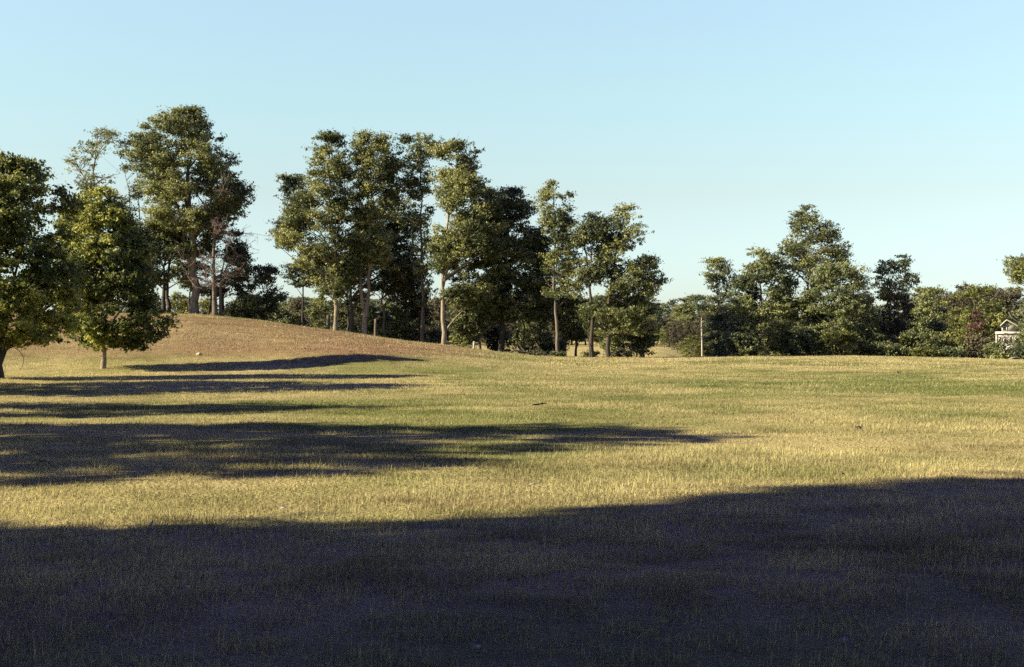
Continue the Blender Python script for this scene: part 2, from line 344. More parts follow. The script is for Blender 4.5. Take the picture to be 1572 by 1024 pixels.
ptree('slender_tree', 648, 98, [(203, 618, 662), (222, 608, 674), (245, 612, 672), (265, 618, 668), (300, 622, 668), (340, 630, 668), (385, 632, 664), (430, 634, 664), (470, 638, 660)],
      'slender open tree with a narrow vine-clad trunk left of the thickest pale trunk', stems=[([(648, 528), (650, 470), (648, 420), (646, 350), (648, 280), (640, 220)], .15), ([(650, 527), (651, 490), (650, 460)], .07)],
      pal='olive', bark='grey', n=120, clump=(.35, .8), leaf=.17, per=230, void=.2, vs=1.7, limbs=44, dmax=2.8)
ptree('stout_tree', 682, 95, [(212, 672, 728), (232, 664, 742), (252, 662, 730), (275, 655, 745), (300, 668, 768), (325, 680, 775), (355, 660, 778), (385, 658, 780), (410, 664, 775), (440, 672, 765), (465, 690, 745)],
      'tall tree with the thickest pale trunk of the middle group and a broad crown', stems=[([(681, 532), (681, 490), (679, 440), (682, 390), (688, 330), (700, 260), (705, 225)], .2), ([(680, 440), (690, 400), (715, 360), (745, 320)], .11), ([(682, 400), (668, 365), (660, 335)], .07), ([(685, 475), (695, 455), (698, 440)], .05), ([(690, 330), (680, 300), (672, 270)], .07)],
      pal='olive', bark='pale', n=330, clump=(.42, .9), leaf=.18, per=250, void=.3, limbs=60, dmax=3.8)
ptree('dark_tree', 770, 97, [(286, 768, 798), (305, 758, 816), (330, 748, 824), (360, 740, 838), (395, 735, 852), (430, 735, 852), (465, 745, 848), (490, 760, 830)],
      'big dark mass of foliage with a blackish trunk right of the stout tree', stems=[([(770, 543), (770, 510), (772, 470), (775, 400), (785, 320)], .26), ([(806, 546), (804, 515), (802, 480)], .14), ([(774, 520), (785, 507), (800, 500)], .06)],
      pal='dark', bark='dark', n=250, clump=(.5, 1.0), leaf=.18, per=270, void=.12, limbs=40, dmax=3.6)
ptree('crooked_small_tree', 735, 96, [(400, 738, 758), (425, 722, 772), (455, 700, 770), (480, 692, 766), (500, 695, 764), (512, 705, 755)],
      'small olive tree with a crooked forked dark trunk in front of the dark mass', stems=[([(738, 538), (735, 520), (733, 505), (738, 470), (748, 430)], .12), ([(734, 517), (742, 503), (750, 490)], .07), ([(732, 508), (722, 495), (712, 485)], .06)],
      pal='olive', bark='dark', n=85, clump=(.35, .75), leaf=.17, per=260, void=.3, vs=1.6)
ptree('open_tree', 857, 93, [(276, 842, 862), (295, 828, 880), (322, 822, 886), (345, 832, 884), (372, 836, 886), (400, 836, 884), (425, 830, 892), (445, 828, 902), (455, 840, 900)],
      'slim open tree with a forked upper trunk against the sky, right of the dark mass', stems=[([(857, 550), (855, 500), (851, 450), (850, 400), (852, 350), (850, 300)], .16), ([(851, 446), (842, 435), (834, 425)], .06), ([(851, 448), (862, 438), (876, 436), (890, 428)], .05), ([(851, 440), (864, 420), (872, 400)], .06)],
      pal='olive', bark='grey', n=95, clump=(.35, .75), leaf=.17, per=230, void=.2, vs=1.6, limbs=44, dmax=2.6)
ptree('black_trunk_tree', 908, 92, [(324, 884, 915), (345, 872, 936), (372, 876, 946), (395, 880, 940), (412, 885, 930), (440, 900, 925)],
      'tree with a tall thin black trunk and high dark crown beside the slim open tree', stems=[([(909, 552), (909, 500), (907, 450), (906, 420), (898, 385), (890, 350)], .19), ([(906, 422), (916, 395), (920, 370)], .1), ([(906, 425), (908, 400), (906, 360)], .08), ([(905, 545), (904, 520), (903, 505)], .05)],
      pal='dark', bark='dark', n=90, clump=(.4, .85), leaf=.17, per=250, void=.26, limbs=36, dmax=2.6)
ptree('end_tree', 934, 92, [(312, 942, 972), (332, 928, 986), (355, 930, 988), (378, 922, 994), (402, 918, 1006), (425, 925, 1022), (448, 935, 1022), (465, 905, 1000), (490, 884, 1000), (512, 890, 1002)],
      'last leaning-crowned tree at the right end of the middle group', stems=[([(934, 552), (934, 510), (935, 470), (938, 430), (950, 380), (955, 330)], .18), ([(938, 430), (965, 420), (1000, 430)], .08), ([(936, 455), (960, 465), (985, 480)], .07)],
      pal='olive', bark='dark', n=190, clump=(.4, .85), leaf=.17, per=250, void=.3, vs=1.9, limbs=46, dmax=3.0)
ptree('low_dark_tree', 884, 97, [(450, 868, 892), (468, 852, 900), (490, 850, 908), (510, 856, 905), (520, 865, 900)], 'low black-green bushy tree behind the black trunk', r=.12, pal='dark', bark='dark', n=60, clump=(.4, .8), per=260, void=.15)
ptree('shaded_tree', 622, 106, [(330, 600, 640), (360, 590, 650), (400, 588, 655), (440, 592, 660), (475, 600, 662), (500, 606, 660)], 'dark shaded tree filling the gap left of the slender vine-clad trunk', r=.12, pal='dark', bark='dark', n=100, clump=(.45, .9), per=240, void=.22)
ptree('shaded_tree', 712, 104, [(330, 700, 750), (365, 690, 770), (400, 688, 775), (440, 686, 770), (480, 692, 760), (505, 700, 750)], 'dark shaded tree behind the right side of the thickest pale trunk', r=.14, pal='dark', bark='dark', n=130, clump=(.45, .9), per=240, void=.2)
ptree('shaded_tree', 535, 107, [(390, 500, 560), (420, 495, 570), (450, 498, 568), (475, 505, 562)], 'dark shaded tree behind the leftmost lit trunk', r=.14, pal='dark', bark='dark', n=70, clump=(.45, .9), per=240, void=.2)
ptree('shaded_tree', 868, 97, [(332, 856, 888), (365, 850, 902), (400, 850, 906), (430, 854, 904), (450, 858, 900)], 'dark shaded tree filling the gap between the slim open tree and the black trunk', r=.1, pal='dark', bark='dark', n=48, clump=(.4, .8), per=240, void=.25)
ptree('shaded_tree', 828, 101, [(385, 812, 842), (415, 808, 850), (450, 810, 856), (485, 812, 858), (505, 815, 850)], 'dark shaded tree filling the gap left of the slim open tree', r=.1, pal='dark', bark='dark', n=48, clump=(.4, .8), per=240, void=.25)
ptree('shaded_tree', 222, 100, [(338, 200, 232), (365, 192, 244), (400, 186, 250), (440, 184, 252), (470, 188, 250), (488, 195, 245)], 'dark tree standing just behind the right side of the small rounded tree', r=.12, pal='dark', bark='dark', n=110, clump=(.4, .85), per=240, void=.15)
# ------------------------------------------------------------------ right group
ptree('lone_small_tree', 1103, 104, [(394, 1086, 1116), (410, 1078, 1126), (430, 1080, 1128), (448, 1088, 1120), (470, 1090, 1124), (500, 1088, 1130)],
      'narrow small-crowned tree at the left end of the right-hand thicket', stems=[([(1103, 545), (1102, 500), (1102, 450), (1100, 410)], .11)], pal='olive', bark='grey', n=75, clump=(.35, .75), per=220, void=.08, vs=1.6)
ptree('bushy_tree', 1165, 100, [(378, 1146, 1160), (392, 1136, 1188), (412, 1132, 1210), (440, 1124, 1222), (470, 1114, 1222), (505, 1106, 1218), (535, 1112, 1212)],
      'wide bushy tree with a pointed top left of the highest tree of the right-hand thicket', stems=[([(1165, 547), (1164, 500), (1170, 450), (1160, 400)], .15), ([(1166, 480), (1185, 440), (1195, 415)], .07), ([(1175, 545), (1172, 500), (1180, 460)], .06)], pal='mid', bark='grey', n=300, clump=(.4, .85), leaf=.18, per=250, void=.22, vs=1.9, limbs=44)
ptree('peak_tree', 1243, 101, [(313, 1232, 1256), (332, 1214, 1270), (352, 1212, 1286), (372, 1198, 1300), (392, 1188, 1310), (408, 1200, 1308), (425, 1222, 1285)],
      'highest tree of the right-hand thicket with pale limbs showing through its crown', stems=[([(1240, 547), (1241, 500), (1242, 450), (1241, 420), (1238, 385), (1244, 345)], .17), ([(1241, 410), (1255, 385), (1285, 372)], .06), ([(1240, 400), (1225, 380), (1208, 375)], .06), ([(1239, 375), (1250, 350), (1252, 335)], .05)],
      pal='olive', bark='pale', n=210, clump=(.3, .7), leaf=.16, per=230, void=.24, vs=1.1, limbs=60, dmax=3.2)
ptree('rounded_tree', 1290, 99, [(402, 1262, 1312), (425, 1240, 1330), (455, 1222, 1340), (490, 1222, 1342), (525, 1226, 1340)], 'rounded leafy tree under the right side of the highest thicket tree', stems=[([(1285, 547), (1282, 500), (1285, 450), (1290, 420)], .14), ([(1283, 490), (1262, 460), (1250, 450)], .06), ([(1284, 480), (1305, 455), (1318, 440)], .06)], pal='mid', bark='pale', n=240, clump=(.4, .85), per=250, void=.2, vs=1.8, limbs=50)
ptree('tiered_tree', 1378, 102, [(390, 1381, 1394), (402, 1346, 1398), (418, 1338, 1404), (432, 1334, 1414), (446, 1345, 1402), (465, 1345, 1395)],
      'flat-topped tree with tiered branches and a pale crooked stem right of the thicket peak', stems=[([(1372, 548), (1368, 500), (1363, 470), (1366, 440), (1376, 405)], .12), ([(1365, 450), (1358, 430), (1350, 412)], .06)], pal='olive', bark='pale', n=110, clump=(.25, .6), per=210, void=.16, vs=1.1, limbs=40)
ptree('edge_limbed_tree', 1594, 100, [(388, 1558, 1610), (408, 1540, 1640), (425, 1548, 1650), (440, 1560, 1650), (470, 1575, 1650), (510, 1572, 1640)],
      'tree cut off by the right edge of the photo, above the bleached dead branches', stems=[([(1596, 552), (1592, 500), (1590, 450), (1580, 405)], .16), ([(1590, 450), (1570, 430), (1552, 418)], .06)], pal='olive', bark='pale', n=130, clump=(.4, .85), per=230, void=.3, vs=1.7, limbs=46)

# ------------------------------------------------------------------ shrubs and thickets
S = [
 (352, 446, 406, 104, 'dark', 'dark blue-green bush standing right of the bare reddish tree'),
 (345, 400, 452, 101, 'olive', 'sunlit olive bush at the foot of the dark bush on the hill'),
 (250, 300, 448, 110, 'yellow', 'yellow-green bush seen between the twin trunks and the great trunk'),
 (296, 338, 452, 112, 'yellow', 'yellow-green bush seen right of the great pale trunk'),
 (436, 480, 458, 122, 'brown', 'brownish bush behind the thin trunk at the left end of the middle group'),
 (395, 470, 470, 112, 'dark', 'dark low bush behind the crest right of the hilltop bushes'),
 (472, 514, 452, 114, 'olive', 'olive bush left of the leftmost lit trunk'),
 (504, 548, 474, 108, 'dark', 'dark bush in the shade right of the leftmost lit trunk'),
 (555, 604, 455, 109, 'dark', 'black-looking bush behind the Y-forked trunk'),
 (590, 628, 468, 104, 'olive', 'sunlit bush right of the Y-forked trunk'),
 (600, 660, 452, 122, 'brown', 'brown thicket seen behind the slender vine-clad trunk'),
 (650, 700, 455, 124, 'brown', 'purplish brown thicket seen left of the thickest pale trunk'),
 (615, 680, 500, 104, 'dark', 'low dark bush at the foot of the slender vine-clad trunk'),
 (690, 740, 496, 102, 'olive', 'low olive bush right of the thickest pale trunk'),
 (740, 790, 500, 104, 'dark', 'low dark bush behind the crooked small tree'),
 (782, 850, 474, 103, 'dark', 'dark sprawling bush behind the second blackish trunk'),
 (824, 870, 500, 101, 'dark', 'dark bush hugging the base of the slim open tree'),
 (958, 1008, 448, 93, 'dark', 'dark upright bush reaching the grass at the right end of the middle group'),
 (920, 1000, 488, 95, 'mid', 'grey-green bush beneath the last tree of the middle group'),
 (1078, 1132, 478, 101, 'olive', 'olive bush at the left foot of the right-hand thicket'),
 (1105, 1180, 500, 98, 'mid', 'green bush below the wide bushy tree'),
 (1165, 1240, 492, 97, 'olive', 'olive bush at the grass edge below the highest thicket tree'),
 (1225, 1275, 500, 97, 'dark', 'dark hollow bush at the grass edge below the rounded tree'),
 (1248, 1318, 506, 96.5, 'yellow', 'yellowish bush at the grass edge below the rounded tree'),
 (1305, 1350, 448, 102, 'dark', 'dark tall bush between the rounded tree and the tiered tree'),
 (1300, 1365, 496, 98, 'olive', 'olive bush at the grass edge left of the tiered tree'),
 (1335, 1420, 450, 101, 'brown', 'brownish bush below the tiered tree'),
 (1372, 1452, 500, 98, 'olive', 'spreading olive bush at the grass edge right of the tiered tree'),
 (1392, 1455, 446, 106, 'mid', 'tall mid-green bush right of the tiered tree'),
 (1418, 1470, 470, 104, 'dark', 'dark green bush beside the shadowed gap in the right-hand wood'),
 (1446, 1492, 504, 99, 'yellow', 'bright yellow-green bush in front of the shadowed gap'),
 (1476, 1524, 516, 98, 'brown', 'brownish bush at the grass edge left of the white house'),
 (1476, 1522, 476, 118, 'rust', 'rust-red bush left of the white house'),
 (1508, 1566, 523, 97, 'mid', 'low green bush in front of the white house'),
 (1547, 1610, 502, 98.5, 'mid', 'green bush right of the white house at the photo edge'),
 (1420, 1480, 526, 97, 'mid', 'low green bush at the grass edge below the bright yellow-green bush'),
 (1330, 1392, 524, 97, 'mid', 'low green bush at the grass edge below the brownish bush'),
 (1400, 1440, 532, 96, 'yellow', 'low pale bush at the grass edge right of the low green bush'),
]
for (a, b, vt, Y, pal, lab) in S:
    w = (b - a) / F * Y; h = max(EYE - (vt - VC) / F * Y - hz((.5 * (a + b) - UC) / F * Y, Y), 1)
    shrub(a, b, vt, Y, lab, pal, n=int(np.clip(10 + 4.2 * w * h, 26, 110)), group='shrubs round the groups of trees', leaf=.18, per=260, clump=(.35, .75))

shrub(1524, 1566, 503, 108, 'thin brown twiggy bush partly veiling the white house', 'brown', n=15, per=110, clump=(.25, .45), leaf=.15, group='shrubs round the groups of trees', void=.4)
# ------------------------------------------------------------------ background wood
def proto(pal, rows, seed, label, name, r=.15, n=95, leaf=.23, per=170, clump=(.5, 1.0), bark='dark'):
    h = max(q[0] for q in rows)
    return grow(name, (0, 0, 0), rows, [([(0, 0, 0), (.1, 0, h * .4), (0, .1, h * .85)], r)], label, 'tree', pal=pal, bark=bark, n=n, clump=clump, leaf=leaf, per=per, limbs=12, void=.1, group='trees of the wood beyond the field', vs=1.6)
rowsA = [(8, -.8, .8), (7.2, -2.2, 2.2), (5.5, -3.1, 3.1), (3.6, -3.3, 3.3), (1.8, -2.9, 2.9), (.8, -2.4, 2.4)]
rowsB = [(8, -.5, .6), (7, -1.4, 1.6), (5, -2.4, 2.3), (3, -2.7, 2.6), (1.2, -2.2, 2.2)]
PR = [proto(p, r, i, '', nm) for i, (p, r, nm) in enumerate((('mid', rowsA, 'wood_tree'), ('olive', rowsB, 'wood_tree'), ('brown', rowsA, 'wood_tree'), ('dark', rowsB, 'wood_tree'), ('yellow', rowsA, 'wood_tree')))]
KL = ['mid-green tree massed in the distant wood beyond the field', 'olive tree massed in the distant wood beyond the field', 'brownish tree massed in the distant wood beyond the field', 'dark narrow tree massed in the distant wood beyond the field', 'yellow-green tree massed in the distant wood beyond the field']
used = [False] * 5
g = np.random.default_rng(77)
def wood(u, vt, Y, k, label=None, wide=1.0):
    X = (u - UC) / F * Y; z = hz(X, Y); h = EYE - (vt - VC) / F * Y - z; s = h / 8.0
    if not used[k]:
        o = PR[k]; o.location = (X, Y, z); o.rotation_euler = (0, 0, g.random() * 6.28); o.scale = (s * wide, s * wide, s); used[k] = True; o['label'] = label or KL[k]
    else:
        o = copy_tree(PR[k], (X, Y, z), g.random() * 6.28, s * wide, label or KL[k], s)
    return o
# far wood seen through and between the middle group, its edge along the far field
for i, u in enumerate(np.arange(395, 1120, 16)):
    wood(u + g.normal() * 6, 457 + g.normal() * 3.5 + (6 if u > 1070 else 0), 222 + g.normal() * 8, int(g.choice([0, 0, 1, 3])), wide=1.15)
for i, u in enumerate(np.arange(400, 1110, 20)):
    wood(u + g.normal() * 6, (478 if u > 1000 else 482) + g.normal() * 7, 196 + g.normal() * 3, int(g.choice([1, 2, 2, 3])), wide=1.0)
for u, vt, Y, k, lab in ((1062, 514, 150, 4, 'small bright green bushy tree beside the white pole'), (1040, 490, 166, 2, 'brown-leafed tree at the far field edge left of the white pole'), (1092, 482, 150, 3, 'dark tree right of the white pole'), (1020, 500, 180, 1, 'olive tree at the left end of the far field edge gap')):
    wood(u, vt, Y, k, lab, .8 if k != 4 else 1.5)
# wood behind the right-hand thicket
for u, vt, Y, k, lab, w in (
    (1433, 440, 128, 4, 'yellow-tinged tree above the right-hand wood, right of the tiered tree', .8),
    (1505, 438, 134, 4, 'bright green round-topped tree below the dark brown crown', 1.0),
    (1500, 430, 175, 2, 'dark brown rounded crown on the skyline at the right', 1.0),
    (1530, 434, 170, 2, 'brown crown on the skyline just left of the right edge tree', .9),
    (1452, 442, 172, 2, 'brown tree on the skyline right of the yellow-tinged tree', .9),
    (1476, 441, 168, 2, 'brown tree on the skyline between the yellow-tinged tree and the dark brown crown', .9),
    (1468, 480, 150, 3, 'dark tree deep in the shadowed gap of the right-hand wood', .9),
    (1520, 462, 168, 0, 'mid-green tree behind the rust-red bush', .9),
    (1560, 440, 175, 1, 'olive tree behind the right edge tree', 1.0),
    (1600, 446, 150, 0, 'mid-green tree behind the bleached dead branches', 1.0),
    (1415, 440, 150, 1, 'olive tree behind the tiered tree', .8),
    (1545, 470, 215, 0, 'mid-green tree behind the white house', 1.0), (1425, 444, 185, 2, 'brown tree on the skyline behind the yellow-tinged tree', 1.0), (1490, 436, 190, 3, 'dark tree on the skyline behind the dark brown crown', 1.0), (1515, 434, 195, 2, 'brown tree on the far skyline above the rust-red bush', 1.0)):
    wood(u, vt, Y, k, lab, w)
for u in (1125, 1150, 1175, 1200, 1225, 1250, 1275, 1300, 1325, 1350, 1380, 1630, 1680, 1730): wood(u, 464 + g.normal() * 8, 135 + g.normal() * 6, int(g.choice([0, 1, 1, 3])), wide=.9)
for u in (-60, 20, 90, 170, 235, 285, 330, 370): wood(u, 462 + g.normal() * 5, 175 + g.normal() * 6, int(g.choice([0, 1, 3])), wide=1.2)
for k in range(5):
    if not used[k]: raise RuntimeError('unused prototype')

# ------------------------------------------------------------------ unseen trees: left ones shade the meadow, those behind are added against sky light
AZ = radians(12.5); EL = radians(28.5); TALL = tan(EL) / tan(radians(25.0))
rowsW = [(1.0, -.10, .10), (.93, -.22, .22), (.8, -.32, .33), (.6, -.40, .38), (.4, -.40, .42), (.22, -.34, .32), (.13, -.25, .25)]
rowsH = [(1.0, -.2, .16), (.95, -.34, .32), (.86, -.42, .42), (.74, -.42, .42), (.62, -.36, .36), (.52, -.24, .26), (.46, -.14, .16)]
LBL = 'broad leafy tree whose shade falls across the meadow from the left, or added behind the viewer to screen the sky'; LBH = 'high-crowned tree at the left of the meadow whose shade falls across it'
def shade_proto(h, w, n, rows, label):
    return grow('shade_tree', (0, 0, 0), [(a * h, b * w, c * w) for a, b, c in rows], [([(0, 0, 0), (.1, .1, h * .4), (0, 0, h * .9)], .026 * h)], label, 'tree', pal='olive', bark='grey', n=n, clump=(.8, 1.35), leaf=.45, per=60, void=.3, vs=3, limbs=16, group='trees left of and behind the viewer', dmax=99, depth=1.0)
SP = {0: [shade_proto(14, 11, 130, rowsW, LBL), True], 1: [shade_proto(14, 11, 85, rowsH, LBH), True]}
def shade(x, y, h, half, rz, hi=0):
    s = h / 14.0 * TALL; w = half / 5.0; z = hz(x, y); P = SP[hi]
    if P[1]: P[1] = False; P[0].location = (x, y, z); P[0].rotation_euler = (0, 0, rz); P[0].scale = (w, w, s)
    else: copy_tree(P[0], (x, y, z), rz, w, None, s)
def tip(X, Y, h, half, rz, hi=0):             # place a tree so that the top of its shadow falls there
    L = (h * TALL - hz(X, Y)) / tan(EL); shade(X - L * cos(AZ), Y - L * sin(AZ), h, half, rz, hi)
for a in ((-4.5, 46.5, 9.5, 6.4, 2.7, 0), (-3.0, 33.4, 10, 4.7, .3, 0), (1.8, 24.3, 13, 5.2, .9, 1), (-.4, 18.6, 9.5, 2.6, 3.1, 0)): tip(*a)
shade(-22.5, 7.7, 24, 3.9, 1.3, 1); shade(-26, 7.4, 27, 3.6, 2.9, 1); shade(-30, 4.2, 24, 3.0, .2)
for a in ((-24, 4.9, 15, 4.2, .2), (-20, 2.2, 15, 4.4, 4.1), (-16.5, -.6, 15, 4.6, 2.3), (-11, -2.2, 13, 4.2, 5.9), (-29, 1.5, 19, 4.6, 0.4), (-36, .5, 23, 5, 1.4), (-31, -8, 20, 5.4, 2.6), (-25, -4.5, 18, 5, 3.7), (-19, -2, 15, 4.6, 1.1), (-28, -2, 18, 5, 2.5), (-13, -4.6, 14, 4.8, 3.3), (-22, -7, 19, 5.5, 4.4), (-33, -3, 20, 5, 5.2), (-15, -11, 19, 6, .7), (-8, -7.5, 17, 5.5, 1.9),
          (-5, -15, 19, 6, 2.9), (1.5, -6.5, 17, 6.4, 3.9), (9, -8, 18, 6, .1), (17, -9, 18, 6, 1.4), (26, -9, 19, 6, 2.2), (-30, -14, 20, 6, 3.6), (-40, -6, 20, 6, 2.0), (4, -19, 21, 7, 1.1), (18, -21, 21, 7, 5.1)): shade(*a)  # unseen trees behind the viewer, added to keep sky light off the near grass

# ------------------------------------------------------------------ house, pole, dead wood, small things
def boxes(bs):
    V = []; Q = []
    for (x0, x1, y0, y1, z0, z1) in bs:
        b = len(V); V += [(x, y, z) for z in (z0, z1) for x, y in ((x0, y0), (x1, y0), (x1, y1), (x0, y1))]
        Q += [(b + i, b + j, b + k, b + l) for i, j, k, l in ((0, 3, 2, 1), (4, 5, 6, 7), (0, 1, 5, 4), (1, 2, 6, 5), (2, 3, 7, 6), (3, 0, 4, 7))]
    return np.array(V, float), np.array(Q)
def plain(name, c, rough=.6, var=.12, scale=3.0):
    m, nt, out = new_mat(name); tc = N(nt, 'ShaderNodeTexCoord'); nz = N(nt, 'ShaderNodeTexNoise', Scale=scale, Detail=5.0)
    r = ramp(nt, [(.3, tuple(x * (1 - var) for x in c)), (.7, tuple(min(x * (1 + var), .9) for x in c))]); b = N(nt, 'ShaderNodeBsdfPrincipled', Roughness=rough)
    L = nt.links.new; L(tc.outputs['Object'], nz.inputs['Vector']); L(nz.outputs['Fac'], r.inputs[0]); L(r.outputs[0], b.inputs['Base Color']); L(b.outputs[0], out.inputs[0]); return m
M_white = plain('white_paint', (.42, .39, .31)); M_roof = plain('grey_roof_shingle', (.16, .13, .12), .9, .3, 9); M_glass = plain('dark_window_glass', (.03, .035, .045), .12); M_clap = plain('cream_clapboard', (.3, .275, .21))
HY = 122.0; hu = 1547; HX = (hu - UC) / F * HY; HZ = hz(HX, HY); k = HY / F
def zz(v): return EYE - (v - VC) * k - HZ
house = thing('house', (HX, HY, HZ), 'white house with a small gable and a row of windows half hidden in the trees', 'house')
house.rotation_euler = (0, 0, -math.atan2(HX, HY)); wl = -.95; wr = 1.25
v, q = boxes([(wl, wr, 0, 4.5, 0, zz(509))]); link('wall', make_mesh('wall', v, q, mat=M_clap), house)
wr = 2.1
v, q = boxes([(wl - .08, wr + .08, -.12, -.003, zz(512.5), zz(509.5)), (wl - .03, wl + .09, -.05, -.003, 0, zz(512.5) - .003)]); link('trim_board', make_mesh('trim_board', v, q, mat=M_white), house)
for x in (.18, .62, 1.05, 1.48, 1.95):
    fo = link('window', make_mesh('window', *boxes([(wl + x, wl + x + .05, -.05, .0, zz(526), zz(517)), (wl + x + .26, wl + x + .31, -.05, .0, zz(526), zz(517)), (wl + x + .05, wl + x + .26, -.05, 0, zz(517.6), zz(517)), (wl + x + .05, wl + x + .26, -.05, 0, zz(526), zz(525.4))]), mat=M_white), house)
    link('pane', make_mesh('pane', *boxes([(wl + x + .05, wl + x + .26, -.03, -.004, zz(525.4), zz(517.6))]), mat=M_glass), fo)
# gabled upper storey
gx0, gx1 = -.5, .6; gm = -.08
v, q = boxes([(gx0, gx1, .25, 4.2, zz(509) + .003, zz(499.5))]); link('upper_wall', make_mesh('upper_wall', v, q, mat=M_clap), house)
ap = zz(492); ev = zz(499.5) - .1
rv = np.array([(gx0 - .12, .05, ev), (gm, .05, ap), (gx1 + .2, .05, ev), (gx0 - .12, 4.4, ev), (gm, 4.4, ap), (gx1 + .2, 4.4, ev)], float)
rv = np.r_[rv, rv + np.array([0, 0, .12])]
link('roof', make_mesh('roof', rv, np.array([(0, 1, 4, 3), (1, 2, 5, 4), (6, 9, 10, 7), (7, 10, 11, 8), (0, 6, 7, 1), (1, 7, 8, 2), (3, 4, 10, 9), (4, 5, 11, 10), (0, 3, 9, 6), (2, 8, 11, 5)]), mat=M_roof), house)
tb = Tubes(); tb.add([(gx0 - .12, .0, ev + .05), ((gx0 - .12 + gm) / 2, 0, (ev + ap) / 2 + .05), (gm, 0, ap + .05)], [.045] * 3, 4); tb.add([(gm, 0, ap + .05), ((gx1 + .2 + gm) / 2, 0, (ev + ap) / 2 + .05), (gx1 + .2, .0, ev + .05)], [.045] * 3, 4)
link('gable_trim', tb.mesh('gable_trim', M_white), house)
for x in (-.44,):
    fo = link('window', make_mesh('window', *boxes([(x, x + .07, .19, .247, zz(508.5), zz(501)), (x + .31, x + .38, .19, .247, zz(508.5), zz(501)), (x + .07, x + .31, .19, .247, zz(501.8), zz(501)), (x + .07, x + .31, .19, .247, zz(508.5), zz(507.7))]), mat=M_white), house)
    link('pane', make_mesh('pane', *boxes([(x + .07, x + .31, .21, .245, zz(507.7), zz(501.8))]), mat=M_glass), fo)

PY = 128.0; PX = (1078 - UC) / F * PY; pz = hz(PX, PY); tb = Tubes()
ptop = EYE - (488 - VC) / F * PY - pz
tb.add([(0, 0, -.3), (0, .02, ptop * .3), (-.02, .03, ptop * .6), (-.06, .02, ptop * .85), (-.05, .02, ptop)], [.085, .078, .065, .05, .035], 9)
for h_ in (.62, .8, .93): tb.add([(-.03, 0, ptop * h_), (.06, -.03, ptop * h_ + .05), (.14, -.05, ptop * h_ + .12)], [.03, .025, .015], 5)
link_o = link('pole', tb.mesh('pole', BM['dead']), None, (PX, PY, pz)); tag(link_o, 'bleached white pole standing alone at the edge of the far field', 'pole')

def post(u, v0, v1, Y, r, label, mat='dead', name='wooden_post', lean=.02):
    X = (u - UC) / F * Y; z = hz(X, Y); h = (v0 - v1) / F * Y; tb = Tubes()
    tb.add([(0, 0, -.3), (lean, 0, h * .5), (lean * 2, 0, h * .98), (lean * 2, 0, h)], [r * 1.1, r, r * .95, r * .5], 8)
    return tag(link(name, tb.mesh(name, BM[mat]), None, (X, Y, z)), label, 'post' if 'post' in name else 'stump')
post(727, 536, 524, 93.5, .07, 'short white post at the foot of the crooked small tree')
post(576, 518, 490, 99, .10, 'pale broken stump right of the Y-forked trunk', 'grey', 'tree_stump')
post(503, 508, 482, 101, .12, 'grey broken stump left of the leftmost lit trunk', 'grey', 'tree_stump')

def dead(name, Y, lines, label, mat='dead', yoff=0.6):
    T = Tubes(); P0 = px(lines[0][0][0][0], lines[0][0][0][1], Y); g = np.random.default_rng(int(P0[0] * 10) + 5000)
    for pts, r in lines:
        W = np.array([px(u, v, Y) - P0 for u, v in pts]); W[:, 1] += np.linspace(0, yoff * g.normal(), len(W)); W = resample(W, max(5, 3 * len(W)))
        T.add(W, np.linspace(r, r * .35, len(W)), 6)
    return tag(link(name, T.mesh(name, BM[mat]), None, P0), label, 'branch')
dead('dead_branch', 97.5, [([(1600, 505), (1586, 497), (1572, 489), (1560, 482), (1546, 476)], .085), ([(1592, 514), (1580, 504), (1566, 497), (1556, 491), (1549, 487), (1545, 479)], .06), ([(1598, 502), (1585, 490), (1572, 480), (1563, 470), (1552, 466)], .06), ([(1600, 470), (1585, 462), (1570, 445), (1560, 440)], .04)],
     'bleached bare dead branches reaching in from the right edge above the white house')
dead('arched_branch', 95, [([(1544, 555), (1554, 549), (1562, 548), (1569, 550), (1572, 556)], .04)], 'thin pale arched branch on the grass edge in the right corner of the thicket')
dead('fallen_branch', 91.5, [([(778, 547), (784, 540), (792, 537), (802, 540), (812, 541), (824, 544), (830, 549)], .08), ([(812, 541), (818, 548), (828, 551), (838, 549)], .05), ([(824, 544), (832, 540), (840, 543), (848, 550)], .05), ([(806, 540), (800, 533), (796, 528)], .04), ([(830, 549), (836, 543), (842, 537)], .03)],
     'dark fallen branch arching over the grass beneath the dark mass of foliage', 'dark')
dead('fallen_limb', 91.5, [([(936, 549), (946, 540), (960, 533), (972, 538), (980, 545)], .06), ([(946, 540), (944, 533), (940, 530)], .03), ([(960, 534), (966, 528), (975, 525)], .03), ([(950, 540), (958, 547), (966, 551)], .04)],
     'dark drooping limb touching the grass right of the last trunk of the middle group', 'dark')
dead('hanging_branch', 57, [([(20, 532), (32, 540), (38, 552), (36, 562), (32, 568)], .02), ([(32, 539), (42, 534), (46, 526)], .015), ([(6, 560), (14, 562), (16, 572)], .015)], 'thin bare twig hanging beside the forked trunk at the left edge', 'dark')
# low leafy sprays where the middle group's foliage reaches the grass
for u0, u1, vt, lab in ((845, 868, 538, 'tiny dark bush at the foot of the slim open tree'), (940, 975, 537, 'tiny dark bush right of the last trunk of the middle group'), (895, 922, 534, 'tiny dark bush round the black trunk'), (812, 842, 536, 'tiny dark bush among the dark fallen branch')):
    shrub(u0, u1, vt, 92.5, lab, 'dark', n=16, clump=(.18, .3), leaf=.13, per=420, group='shrubs round the groups of trees')

